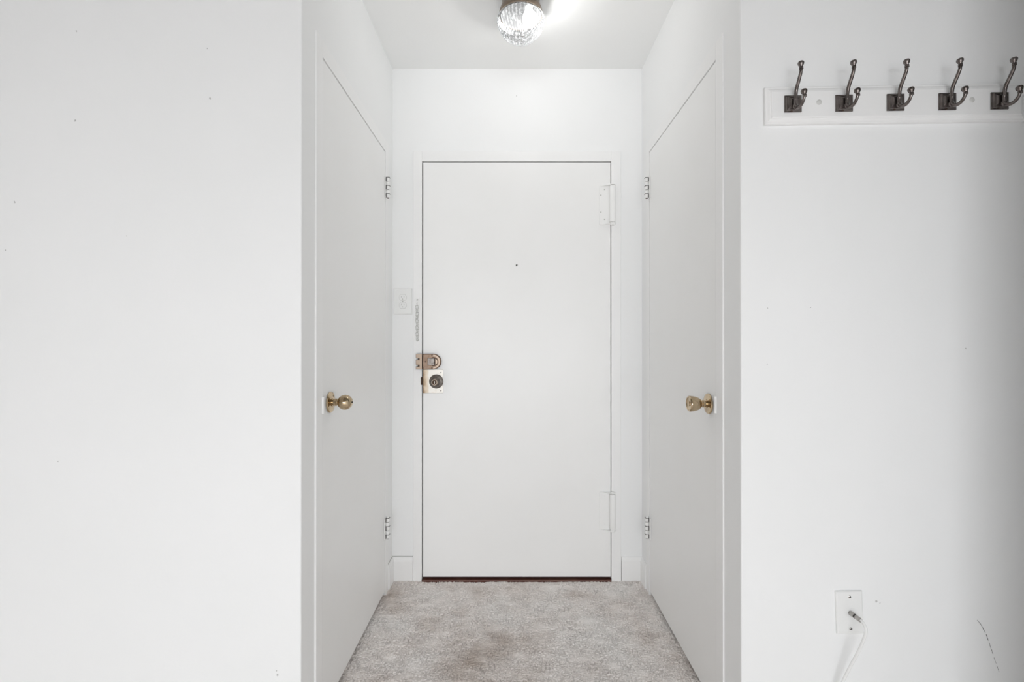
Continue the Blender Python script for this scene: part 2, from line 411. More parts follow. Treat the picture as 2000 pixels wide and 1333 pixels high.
bm = B(); lathe(bm, [(0.0, 0.0012), (0.0026, 0.0012), (0.0034, 0.003), (0.0052, 0.0025), (0.0058, 0.0), (0.0058, -0.004)], (0.0225, DY, 1.529), (0, -1, 0), 20)
pe = obj('peephole', bm, 'grimy_paint', d1, at=(0.0225, DY, 1.529), smooth=30)
bm = B(); lathe(bm, [(0.0036, 0.0), (0.0036, 0.0034), (0.0, 0.0036)], (0.0225, DY, 1.529), (0, -1, 0), 16)
obj('peephole_lens', bm, 'black', pe, smooth=30)

def screw(parent, x, y, z, r, m, d=(0, -1, 0), h=0.0012, slot=True):
    bm = B(); lathe(bm, [(r, -0.001), (r, h*0.4), (r*0.7, h), (0, h*1.15)], (x, y, z), d, 12)
    return obj('screw', bm, m, parent, at=(x, y, z), smooth=30)

# big surface-mounted spring hinges at the right edge of the entry door
def spring_hinge(zc, hh, upper):
    lx0, lx1 = 0.4235, 0.4690; bx = 0.4845; by = DY-0.017; r = 0.0150
    bm = B(); box(bm, lx0, lx1+0.004, DY-0.0035, DY+0.0005, zc-hh, zc+hh)
    leaf = obj('spring_hinge', bm, 'painted_metal', d1, at=(lx0, DY, zc), bevel=0.0008)
    leaf['label'] = ('upper' if upper else 'lower') + ' white painted spring hinge at the right edge of the entry door'
    for s in (1, -1):                                     # triangular end brackets carrying the barrel pin
        bm = B(); z = zc + s*(hh-0.0015)
        prism(bm, [(lx0+0.002, DY-0.003), (lx1+0.002, DY-0.003), (bx+0.013, DY-0.006), (bx+0.015, by), (bx+0.008, by-0.0135), (bx-0.006, by-0.0145), (bx-0.017, by-0.006), (lx0+0.014, DY-0.0075)], z-0.0016, z+0.0016)
        obj('bracket', bm, 'painted_metal', leaf, bevel=0.0005)
    bm = B(); lathe(bm, [(0.004, 0), (r*0.93, 0.0004), (r, 0.003), (r, 2*hh-0.020), (r*0.93, 2*hh-0.0175), (0.004, 2*hh-0.017)], (bx, by, zc-hh+0.011), (0, 0, 1), 28)
    obj('barrel', bm, 'painted_metal', leaf, smooth=30)
    bm = B(); lathe(bm, [(0.0, -0.0055), (0.007, -0.0050), (0.010, -0.001), (0.0125, 0.0), (0.0125, 0.0035), (0.0105, 0.0045), (0.0105, 0.0105)], (bx, by, zc-hh-0.001), (0, 0, 1), 20)
    obj('adjusting_nut', bm, 'painted_metal', leaf, smooth=30)
    bm = B(); lathe(bm, [(0.010, 0.0), (0.0085, 0.0025), (0.004, 0.0045), (0, 0.005)], (bx, by, zc+hh), (0, 0, 1), 20)
    obj('end_cap', bm, 'painted_metal', leaf, smooth=30)
    for sx, sz in ((0.007, hh*0.50), (0.007, -hh*0.36), (0.025, hh*0.80), (0.025, -hh*0.72)):
        screw(leaf, lx0+sx, DY-0.0035, zc+sz, 0.0036, 'grimy_paint' if upper else 'painted_metal', h=0.0016)
spring_hinge(1.820, 0.0955, True)
spring_hinge(0.3375, 0.0920, False)
# frame-side leaf of each spring hinge
for z in (1.820, 0.3375):
    bm = B(); box(bm, EX1+gr_+0.001, EX1+gr_+0.018, FY-0.0030, FY+0.0005, z-0.090, z+0.090)
    obj('hinge_leaf', bm, 'painted_metal', tr1, at=(EX1+0.01, FY, z), bevel=0.0008)

# jimmy-proof deadbolt: body on the door, interlocking strike on the frame
def deadbolt():
    x0, xc, r = -0.4305, -0.3790, 0.0375; zc = 1.0615; y = DY
    pts = [(x0, -r), (xc, -r)] + [(xc+r*math.sin(a), -r*math.cos(a)) for a in [PI*k/20 for k in range(1, 20)]] + [(xc, r), (x0, r)]
    bm = B(); prism(bm, pts, 0, 0.022, lambda a, b, c: (a, y-c, zc+b))
    body = obj('rim_deadbolt', bm, 'bronze', d1, at=(x0, y, zc), smooth=30, bevel=0.003)
    body['label'] = 'aged bronze rim deadbolt with rounded end above the entry knob'
    bm = B()                                              # raised crescent rim
    o_, i_ = [], []
    for k in range(25):
        a = PI*(k/24)
        o_.append((xc+0.0335*math.sin(a), -0.0335*math.cos(a))); i_.append((xc+0.0265*math.sin(a), -0.0265*math.cos(a)))
    prism(bm, o_ + i_[::-1], 0.021, 0.0235, lambda a, b, c: (a, y-c, zc+b))
    obj('rim', bm, 'bronze_light', body, smooth=30)
    bm = B()
    pts = [(xc-0.004, -0.022)] + [(xc+0.001+0.022*math.sin(a), -0.022*math.cos(a)) for a in [PI*k/20 for k in range(0, 21)]] + [(xc-0.004, 0.022)]
    prism(bm, pts, 0.0215, 0.0228, lambda a, b, c: (a, y-c, zc+b))
    obj('turn_recess', bm, 'bronze_dark', body, smooth=30)
    bm = B(); box(bm, xc-0.0265, xc+0.008, y-0.0275, y-0.021, zc-0.0175, zc+0.0175)
    tt = obj('thumb_turn', bm, 'dark_steel', body, bevel=0.0018); tt['label'] = 'square grey thumb turn plate'
    bm = B()
    pts = [(xc-0.002+0.010*math.cos(a), 0.004+0.0115*math.sin(a)) for a in [2*PI*k/20 for k in range(20)]]
    prism(bm, pts, 0.027, 0.0315, lambda a, b, c: (a, y-c, zc+b))
    obj('turn_grip', bm, 'dark_steel', body, smooth=30, bevel=0.001)
    bm = B()
    pts = [(xc+0.0115, -0.0145)] + [(xc+0.006+0.0155*math.sin(a), -0.0155*math.cos(a)) for a in [PI*(0.2+0.6*k/14) for k in range(15)]] + [(xc+0.0115, 0.0145)]
    prism(bm, pts, 0.022, 0.027, lambda a, b, c: (a, y-c, zc+b))
    obj('turn_plate', bm, 'bronze_light', body, smooth=30)
    for sx in (-0.4275+0.0015, -0.3835):
        for s in (1, -1):
            bm = B(); lathe(bm, [(0.0046, 0.020), (0.0046, 0.0228), (0.0030, 0.0228), (0.0026, 0.0214), (0, 0.0214)], (sx, y, zc+s*0.0305), (0, -1, 0), 14)
            obj('screw', bm, 'bronze_dark', body, smooth=30)
    bm = B(); box(bm, -0.4170-0.0015, -0.4155+0.0015, y-0.0226, y-0.021, zc-0.004, zc+0.004)
    obj('pin', bm, 'bronze_dark', body)
    # strike with three fingers on the frame
    a0, a1 = -0.4615, -0.4315
    pts = [(a1, -r), (a1, r), (a0, r), (a0, 0.0165), (a0+0.017, 0.0165), (a0+0.017, 0.0085), (a0, 0.0085), (a0, -0.0150), (a0+0.017, -0.0150), (a0+0.017, -0.0235), (a0, -0.0235), (a0, -r)]
    bm = B(); prism(bm, pts, 0, 0.023, lambda a, b, c: (a, FY-c, zc+b))
    st = obj('deadbolt_strike', bm, 'bronze_light', tr1, at=(a0, FY, zc), bevel=0.0012)
    st['label'] = 'worn bronze three-fingered deadbolt strike'
    bm = B()
    for b0, b1 in ((0.0088, 0.0162), (-0.0232, -0.0153)): box(bm, a0+0.0008, a0+0.0165, FY-0.012, FY-0.0005, zc+b0, zc+b1)
    obj('bolt_gap', bm, 'grimy_paint', st)
    bm = B()
    for b0, b1 in ((0.0082, 0.0168), (-0.0238, -0.0148)): box(bm, a0+0.0105, a0+0.0180, FY-0.0238, FY-0.012, zc+b0, zc+b1)
    obj('bolt', bm, 'bronze_dark', st)
deadbolt()

# entry knob on its worn square plate
def entry_knob():
    px0, px1, pz0, pz1 = -0.4305, -0.3335, 0.9085, 1.0225
    cx, cz = -0.3665, 0.9650
    bm = B(); box(bm, px0, px1, DY-0.0030, DY+0.0005, pz0, pz1)
    pl = obj('lock_plate', bm, 'lockplate', d1, at=((px0+px1)/2, DY, (pz0+pz1)/2), bevel=0.001)
    pl['label'] = 'worn square brass lock plate below the deadbolt'
    for z in (pz1-0.015, pz0+0.012): screw(pl, px1-0.011, DY-0.003, z, 0.0032, 'dark_steel', h=0.0012)
    bm = B(); lathe(bm, [(0.0338, 0.001), (0.0345, 0.005), (0.0325, 0.009), (0.024, 0.012), (0.014, 0.0135), (0.0125, 0.022), (0.016, 0.0275), (0.0225, 0.032),
                         (0.0262, 0.039), (0.0262, 0.046), (0.0235, 0.052), (0.0175, 0.0565), (0.0142, 0.0575), (0.0140, 0.060), (0.0108, 0.061), (0.0100, 0.0590), (0, 0.0590)], (cx, DY-0.002, cz), (0, -1, 0), 40)
    kn = obj('door_knob', bm, 'dark_steel', d1, at=(cx, DY, cz), smooth=35)
    kn['label'] = 'dark pewter round knob with key cylinder'
    bm = B(); lathe(bm, [(0.0098, 0.0588), (0.0098, 0.0600), (0, 0.0600)], (cx, DY-0.002, cz), (0, -1, 0), 24)
    obj('key_cylinder', bm, 'bronze_dark', kn, smooth=35)
    bm = B(); lathe(bm, [(0.0142, 0.0560), (0.0150, 0.0600), (0.0135, 0.0618), (0.0112, 0.0618), (0.0106, 0.0595)], (cx, DY-0.002, cz), (0, -1, 0), 32)
    bmesh.ops.delete(bm, geom=[f for f in bm.faces if len(f.verts) > 20], context='FACES_ONLY')
    obj('cylinder_ring', bm, 'bronze_light', kn, smooth=35)
    bm = B(); box(bm, cx-0.0017, cx+0.0017, DY-0.0640, DY-0.0618, cz-0.0055, cz+0.0055)
    obj('keyhole', bm, 'steel', kn, bevel=0.0004)
    bm = B(); box(bm, -0.4420, EX0-0.0015, FY-0.0030, FY+0.006, 0.9480, 0.9860)
    la = obj('latch_strike', bm, 'bronze_dark', tr1, at=(-0.438, FY, 0.967), bevel=0.0025); la['label'] = 'dark latch strike in the frame edge'
entry_knob()

# ---------------------------------------------------------------- closet doors with frames
def closet(side, y0, y1, n_tr, label_fr, label_d):
    s = 1 if side == 'left' else -1                      # direction from the wall into the hallway
    xw = XL if side == 'left' else XR
    xs = xw + s*0.005                                    # face of casing and door
    def bx(bm, a, b, *r): box(bm, min(a, b), max(a, b), *r)
    bm = B()
    bx(bm, xs, xw-s*0.09, y0-0.050, y0-G, -0.01, DZ+0.056)
    bx(bm, xs, xw-s*0.09, y1+G, y1+0.050, -0.01, DZ+0.056)
    bx(bm, xs, xw-s*0.09, y0-G, y1+G, DZ+0.0045, DZ+0.056)
    fr = struct(obj(f'trim_{n_tr}', bm, 'trim', bevel=0.0015), label_fr, 'door frame')
    bm = B(); bx(bm, xs-s*0.0016, xs-s*0.036, y0, y1, 0.019, DZ)
    d = struct(obj(f'door_{n_tr-1}', bm, 'door', at=(xs, (y0+y1)/2, 0), bevel=0.0015), label_d, 'door')
    for zc in (1.862, 0.305):                            # five-knuckle butt hinges
        bm = B(); yb = y1+0.002; xb = xs+s*0.0105
        hh = 0.047
        bx(bm, xs+s*0.0022, xs-s*0.001, y1+0.003, y1+0.022, zc-hh, zc+hh)
        h = obj('hinge', bm, 'painted_metal', d, at=(xb, yb, zc), bevel=0.0006)
        h['label'] = ('upper' if zc > 1 else 'lower') + ' white painted butt hinge of the ' + side + ' closet door'
        for k in range(5):
            za = zc-hh + k*2*hh/5
            bm = B(); lathe(bm, [(0.003, 0.0008), (0.0082, 0.0012), (0.0086, 0.002), (0.0086, 2*hh/5-0.002), (0.0082, 2*hh/5-0.0012), (0.003, 2*hh/5-0.0008)], (xb, yb, za), (0, 0, 1), 14)
            ya, yc = (yb-0.001, yb+0.011) if k % 2 == 0 else (yb-0.013, yb+0.001)
            if k % 2 == 0: bx(bm, xb+s*0.0060, xb-s*0.010, ya, yc, za+0.0012, za+2*hh/5-0.0012)
            obj('knuckle', bm, 'painted_metal', h, smooth=30)
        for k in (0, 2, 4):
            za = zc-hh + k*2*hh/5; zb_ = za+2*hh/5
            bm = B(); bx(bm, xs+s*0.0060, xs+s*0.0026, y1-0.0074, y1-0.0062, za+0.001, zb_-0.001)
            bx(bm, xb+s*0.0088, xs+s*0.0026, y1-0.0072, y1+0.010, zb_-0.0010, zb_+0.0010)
            obj('knuckle_shade', bm, 'gap', h)  # dark strips put in as painted shade of the knuckle notches
        bm = B(); bx(bm, xs+s*0.0026, xs-s*0.001, y1-0.020, y1-0.001, zc-hh, zc+hh)
        obj('hinge_leaf', bm, 'painted_metal', h, bevel=0.0006)
        bm = B(); lathe(bm, [(0.0055, -0.0012), (0.0055, 2*hh+0.0012)], (xb, yb, zc-hh), (0, 0, 1), 12)
        obj('hinge_pin', bm, 'bronze_dark', h, smooth=30)
        bm = B(); lathe(bm, [(0.0, 0.0045), (0.004, 0.004), (0.0062, 0.0015), (0.0062, 0.0)], (xb, yb, zc+hh+0.001), (0, 0, 1), 14)
        obj('pin_cap', bm, 'painted_metal', h, smooth=30)
    # strike lip on the near jamb
    bm = B(); zc = 0.962
    prof = [(0, -0.010), (0.0035, -0.006), (0.0048, 0.0), (0.0030, 0.006), (0, 0.010), (-0.001, 0.010), (-0.001, -0.010)]
    prism(bm, prof, zc-0.026, zc+0.026, lambda a, b, c: (xs+s*a, y0-0.003+b*0.55, c))
    sp = obj('strike_lip', bm, 'painted_metal', fr, at=(xs, y0-0.004, zc), smooth=50, bevel=0.0008)
    return d, fr, xs
dl, fl, xsl = closet('left', LY0, LY1, 3, 'white painted steel frame around the left closet door', 'flat white closet door on the left with a round brass knob')
dr, frr, xsr = closet('right', RY0, RY1, 4, 'white painted steel frame around the right closet door', 'flat white closet door on the right with a tulip brass knob')
# left: ball knob
o = (xsl-0.0005, 1.515, 0.964); dv = (1, 0, 0)
bm = B(); lathe(bm, [(0.0128, 0.004), (0.0128, 0.010), (0.0105, 0.0112), (0.0105, 0.0150), (0.0118, 0.0160), (0.0118, 0.0215), (0.0098, 0.0225), (0.0098, 0.0262)] +
    [(0.0238*math.sin(a), 0.0475-0.0238*math.cos(a)) for a in [0.42+(2.80-0.42)*k/20 for k in range(21)]] + [(0.0060, 0.0700), (0.0, 0.0702)], o, dv, 40)
kn = obj('door_knob', bm, 'brass', dl, at=o, smooth=40); kn['label'] = 'round ball-shaped brass door knob'
bm = B(); lathe(bm, [(0.0335, 0.0), (0.0335, 0.0022), (0.0315, 0.0050), (0.024, 0.0072), (0.014, 0.0078), (0.0, 0.0078)], o, dv, 44)
obj('rosette', bm, 'brass', kn, smooth=30)
bm = B(); lathe(bm, [(0.0028, 0.069), (0.0028, 0.0716), (0, 0.0718)], o, dv, 14)
obj('release_hole', bm, 'black', kn, smooth=30)
# right: tulip knob
o = (xsr+0.0005, 1.522, 0.9585); dv = (-1, 0, 0)
bm = B(); lathe(bm, [(0.0128, 0.004), (0.0128, 0.010), (0.0105, 0.011), (0.0105, 0.0145), (0.0120, 0.0155), (0.0120, 0.0205), (0.0098, 0.0215), (0.0100, 0.0245),
    (0.0150, 0.0275), (0.0190, 0.0330), (0.0222, 0.0410), (0.0243, 0.0510), (0.0252, 0.0600), (0.0250, 0.0625), (0.0232, 0.0648), (0.0195, 0.0650), (0.0180, 0.0632), (0.0110, 0.0620), (0.0, 0.0618)], o, dv, 44)
kn = obj('door_knob', bm, 'brass', dr, at=o, smooth=40); kn['label'] = 'tulip-shaped brass door knob with flat face'
bm = B(); lathe(bm, [(0.0330, 0.0), (0.0330, 0.0022), (0.0310, 0.0050), (0.024, 0.0070), (0.014, 0.0076), (0.0, 0.0076)], o, dv, 44)
obj('rosette', bm, 'brass', kn, smooth=30)
bm = B(); lathe(bm, [(0.0068, 0.0615), (0.0068, 0.0640), (0.0045, 0.0650), (0, 0.0652)], o, dv, 20)
obj('lock_button', bm, 'brass', kn, smooth=30)

# ---------------------------------------------------------------- ceiling lamp
def lamp():
    cx, cy = 0.034, 1.835
    bm = B(); lathe(bm, [(0.0, 0.0), (0.070, 0.0), (0.0725, 0.004), (0.0725, 0.034), (0.078, 0.046), (0.0830, 0.058), (0.0845, 0.073), (0.0825, 0.075), (0.0805, 0.073), (0.0785, 0.056), (0.070, 0.034), (0.062, 0.006), (0.0, 0.006)], (cx, cy, CE), (0, 0, -1), 56)
    base = tag(obj('ceiling_lamp', bm, 'bronze_light', at=(cx, cy, CE), smooth=35), 'lit clear prismatic glass globe lamp in brass holder on hallway ceiling', 'lamp')
    prof = [(0.076, 0.060), (0.0795, 0.072), (0.0845, 0.0775), (0.0885, 0.0825)]
    R = 0.0912; c = 0.0885
    for k in range(33):
        a = PI/2*k/32
        prof.append((max(R*math.cos(a), 0.0), c + R*0.93*math.sin(a)))
    prof[-1] = (0.0, c + R*0.93)
    def mod(a, t):
        f = min(1, max(0, (c+R*0.95-t)/(R*0.6)))
        return 1 + 0.012*f*math.cos(40*a) + 0.010*f*math.cos(2*PI*t/0.0100)
    bm = B(); lathe(bm, prof, (cx, cy, CE), (0, 0, -1), 240, mod)
    bmesh.ops.delete(bm, geom=[f for f in bm.faces if len(f.verts) > 20], context='FACES_ONLY')
    g = obj('glass_globe', bm, 'globe', base, smooth=60); g['label'] = 'clear ribbed glass globe'
    bx_ = cx+0.028
    bm = B(); lathe(bm, [(0.013, 0.0), (0.013, 0.018), (0.020, 0.030), (0.027, 0.044), (0.029, 0.056), (0.026, 0.069), (0.017, 0.080), (0.0, 0.084)], (bx_, cy, CE-0.030), (0.12, 0, -1), 28)
    obj('bulb', bm, 'bulb', base, smooth=60)
    bm = B(); lathe(bm, [(0.0165, 0.0), (0.0165, 0.034)], (bx_, cy, CE-0.004), (0.12, 0, -1), 20)
    obj('socket', bm, 'plastic', base, smooth=30)
    bm = B(); lathe(bm, [(0.0, 0.0), (0.060, 0.0), (0.068, 0.028), (0.0765, 0.052), (0.0775, 0.070), (0.0760, 0.070), (0.0745, 0.052), (0.066, 0.030), (0.058, 0.003), (0.0, 0.003)], (cx, cy, CE-0.006), (0, 0, -1), 48)
    obj('reflector', bm, 'reflector', base, smooth=35)
    for k in range(3):
        a = 0.5 + k*2*PI/3
        v = Vector((math.cos(a), math.sin(a), 0))
        bm = B(); lathe(bm, [(0.0022, 0.0), (0.0022, 0.010), (0.0050, 0.010), (0.0050, 0.015), (0, 0.0155)], Vector((cx, cy, CE-0.062)) + v*0.080, v, 12)
        obj('thumb_screw', bm, 'bronze_light', base, smooth=30)
    d = bpy.data.lights.new('lamp_light', 'POINT'); d.energy = 8.5; d.shadow_soft_size = 0.03; d.color = (1.0, 0.985, 0.96)
    l = bpy.data.objects.new('lamp_light', d); COL.objects.link(l); l.location = (cx+0.040, cy, CE-0.105)
lamp()

# ---------------------------------------------------------------- wall outlet beside the entry door
def outlet():
    cx, cz, W, H = -0.5305, 1.3535, 0.0445, 0.0635
    bm = B()
    lay = [(1.0, 0.0), (1.0, 0.0020), (0.955, 0.0050), (0.90, 0.0062)]
    prev = None; first = None
    def ring(k, t): 
        w_, h_ = W-(1-k)*W, H-(1-k)*W
        return [bm.verts.new((cx+a*w_, YB-t, cz+b*h_)) for a, b in ((-1, -1), (1, -1), (1, 1), (-1, 1))]
    for k, t in lay:
        r = ring(k, t)
        if prev:
            for i in range(4): bm.faces.new([prev[i], prev[(i+1) % 4], r[(i+1) % 4], r[i]])
        else: bm.faces.new(r[::-1])
        prev = r
    bm.faces.new(prev)
    p = tag(obj('wall_outlet', bm, 'plastic', at=(cx, YB, cz), bevel=0.0012), 'oversized white duplex outlet plate left of the entry door', 'outlet')
    for s in (1, -1):
        zc = cz + s*0.0192
        pts = []
        for k in range(32):
            a = 2*PI*k/32; r = 0.0172
            pts.append((cx+r*math.cos(a), zc+max(-0.0142, min(0.0142, r*math.sin(a)))))
        bm = B(); prism(bm, [(cx+(a-cx)*1.06, zc+(b-zc)*1.06) for a, b in pts], 0.0055, 0.0066, lambda a, b, c: (a, YB-c, b))
        obj('gap', bm, 'slot', p)
        bm = B(); prism(bm, pts, 0.0060, 0.0085, lambda a, b, c: (a, YB-c, b))
        rc = obj('receptacle', bm, 'plastic', p, at=(cx, YB, zc), smooth=40, bevel=0.0006)
        for x_, h in ((-0.0065, 0.0042), (0.0065, 0.0034)):
            bm = B(); box(bm, cx+x_-0.0010, cx+x_+0.0010, YB-0.0088, YB-0.008, zc+0.003-h, zc+0.003+h); obj('slot', bm, 'slot', rc)
        bm = B(); lathe(bm, [(0.0024, 0.008), (0.0024, 0.0088), (0, 0.0088)], (cx, YB, zc-0.0078), (0, -1, 0), 12); obj('ground_hole', bm, 'slot', rc)
    screw(p, cx, YB-0.0062, cz, 0.0030, 'slot', h=0.0014)
outlet()

# ---------------------------------------------------------------- door chain hanging on the frame
def chain():
    x, zt = -0.4585, 1.3690
    y = FY
    bm = B(); box(bm, x-0.0130, x+0.0130, y-0.0028, y+0.0003, zt-0.036, zt)
    base = tag(obj('door_chain', bm, 'painted_metal', at=(x, y, zt), bevel=0.0012), 'painted-over security chain hanging from the left side of the entry frame', 'chain')
    for k, z in enumerate((zt-0.009, )): screw(base, x, y-0.0028, z, 0.0046, 'grimy_paint', h=0.002)
    bm = B(); pts = [Vector((x, y-0.006-0.006*math.sin(a), zt-0.029+0.006*math.cos(a))) for a in [2*PI*k/14 for k in range(14)]]
    tube(bm, pts, 0.0015, 6, True); obj('eyelet', bm, 'grimy_paint', base, smooth=60)
    me0 = None; pitch = 0.0172
    L_, W_, r = 0.0108, 0.0062, 0.0017
    def link():
        bm = B(); pts = []
        for k in range(20):
            a = 2*PI*k/20
            pts.append(Vector((W_*math.cos(a), 0, (L_-W_ + 0.0) * (1 if math.sin(a) > 0 else -1) + W_*math.sin(a))) if abs(math.sin(a)) > 1e-6 else Vector((W_*math.cos(a), 0, 0)))
        tube(bm, pts, r, 8, True)
        return obj('chain_link', bm, 'grimy_paint', base, local=True, smooth=60)
    first = None
    zz = zt-0.042
    n = 10
    for k in range(n):
        if first is None: o = first = link()
        else: o = first.copy(); COL.objects.link(o); o.parent = base
        z = zt-0.046 - k*0.0163
        o.location = (random.uniform(-0.001, 0.001), -0.0072, z-zt)
        o.rotation_euler = (0, random.uniform(-0.15, 0.15), math.radians(8 if k % 2 == 0 else 62) + random.uniform(-0.1, 0.1))
    zb = zt-0.199
    bm = B(); lathe(bm, [(0, 0), (0.0055, 0.001), (0.0068, 0.004), (0.0055, 0.008), (0.003, 0.010), (0.003, 0.014), (0, 0.014)], (x+0.001, y-0.001, zb-0.004), (0, -1, 0.0), 18)
    obj('chain_button', bm, 'grimy_paint', base, smooth=40)
chain()

# ---------------------------------------------------------------- coat rack on the right wall
def coat_rack():
    x0, x1, z0, z1 = 0.6945, 1.3845, 1.7530, 1.8550
    ang = -math.atan(T)
    ox = (x0+x1)/2; oz = (z0+z1)/2
    hw, hh = (x1-x0)/2/math.cos(ang), (z1-z0)/2
    lay = [(0.0, 0.0), (0.0, 0.0095), (0.0015, 0.0110), (0.0055, 0.0112), (0.0075, 0.0128), (0.0105, 0.0148), (0.0130, 0.0152), (0.0140, 0.0172), (0.0165, 0.0180)]
    bm = B(); prev = None
    for ins, t in lay:
        r = [bm.verts.new((a*(hw-ins), -t, b*(hh-ins))) for a, b in ((-1, -1), (1, -1), (1, 1), (-1, 1))]
        if prev:
            for i in range(4): bm.faces.new([prev[i], prev[(i+1) % 4], r[(i+1) % 4], r[i]])
        else: bm.faces.new(r[::-1])
        prev = r
    bm.faces.new(prev)
    rack = obj('coat_rack', bm, 'trim', at=(ox, ywall(ox)-0.0004, oz), local=True)
    rack.rotation_euler = (0, 0, ang)
    tag(rack, 'white moulded board with five pewter double coat hooks on the right wall', 'coat rack')
    F = -0.018
    # one hook: plate, upper prong, lower prong
    def knob_prof(r=0.0078): return [(0.0036, -0.004), (0.0052, -0.0035), (0.0052, -0.0022), (0.0040, -0.0015), (0.0040, 0.0), (0.0050, 0.0006), (0.0050, 0.0018), (0.0038, 0.0026), (0.0046, 0.0050),
                                     (0.0066, 0.0078), (r, 0.0110), (r*1.0, 0.0138), (r*0.86, 0.0160), (r*0.5, 0.0174), (0, 0.0178)]
    bm = B(); prev = None; q = 0.0228
    for ins, t in [(0, 0), (0, 0.0030), (0.0028, 0.0034), (0.0040, 0.0062), (0.0052, 0.0070), (0.0090, 0.0074), (0.0120, 0.0092), (0.0145, 0.0096)]:
        r = [bm.verts.new((a*(q-ins), -t, b*(q-ins))) for a, b in ((-1, -1), (1, -1), (1, 1), (-1, 1))]
        if prev:
            for i in range(4): bm.faces.new([prev[i], prev[(i+1) % 4], r[(i+1) % 4], r[i]])
        else: bm.faces.new(r[::-1])
        prev = r
    bm.faces.new(prev)
    hook = obj('coat_hook', bm, 'pewter', rack, local=True, bevel=0.0004)
    bm = B()
    up = spline([(0, -0.0135, -0.012), (0, -0.0150, 0.0), (0, -0.0150, 0.014), (0, -0.0185, 0.031), (0, -0.0300, 0.050), (0, -0.0385, 0.065), (0, -0.0405, 0.0770)], 8)
    tube(bm, up, lambda t: 0.0046 if t < 0.12 else 0.0037 + 0.0008*math.sin(PI*min(1, (t-0.12)/0.88)), 14)
    lathe(bm, [(0.0, -0.013), (0.0046, -0.012), (0.0052, -0.006), (0.0045, 0.0), (0.0052, 0.0015), (0.0052, 0.0030), (0.0040, 0.004)], (0, -0.0145, 0.004), (0, -0.02, 1), 18)
    lathe(bm, knob_prof(), (0, -0.0405, 0.0765), (0, 0.10, 1), 22)
    obj('upper_prong', bm, 'pewter', hook, local=True, smooth=50)
    bm = B()
    lo = spline([(0, -0.0140, -0.008), (0, -0.0200, -0.0175), (0, -0.0300, -0.0225), (0, -0.0420, -0.0210), (0, -0.0510, -0.0135), (0, -0.0550, -0.0040)], 8)
    tube(bm, lo, lambda t: 0.0050-0.0014*t, 14)
    lathe(bm, knob_prof(0.0076), (0, -0.0552, -0.0045), (0, 0.16, 1), 22)
    bmesh.ops.create_uvsphere(bm, u_segments=16, v_segments=10, radius=0.0066, matrix=Matrix.Translation((0, -0.0125, -0.0115)))
    obj('lower_prong', bm, 'pewter', hook, local=True, smooth=50)
    bm = B(); lathe(bm, [(0.0026, 0.0), (0.0030, 0.001), (0.0, 0.0022)], (-0.0045, -0.0032, -0.0195), (0, -1, 0), 12)
    obj('screw', bm, 'bronze_dark', hook, local=True, smooth=40)
    xs = [0.7645, 0.9006, 1.0368, 1.1730, 1.3096]
    nm = ['first coat hook at the left end of the rack', 'second coat hook from the left end', 'middle coat hook of the rack', 'fourth coat hook from the left end', 'rightmost coat hook of the rack']
    for i, x in enumerate(xs):
        h = hook if i == 0 else copy_of(hook, (0, 0, 0), rack)
        h.location = ((x-ox)/math.cos(ang), F, 1.8035-oz+0.0012*0)
    for x in (0.8350, 1.2390):
        bm = B(); lathe(bm, [(0.0072, 0.0), (0.0070, 0.0010), (0.0045, 0.0022), (0, 0.0026)], ((x-ox), F, 1.8080-oz), (0, -1, 0), 20)
        obj('screw_cap', bm, 'plug', rack, local=True, smooth=40)
coat_rack()

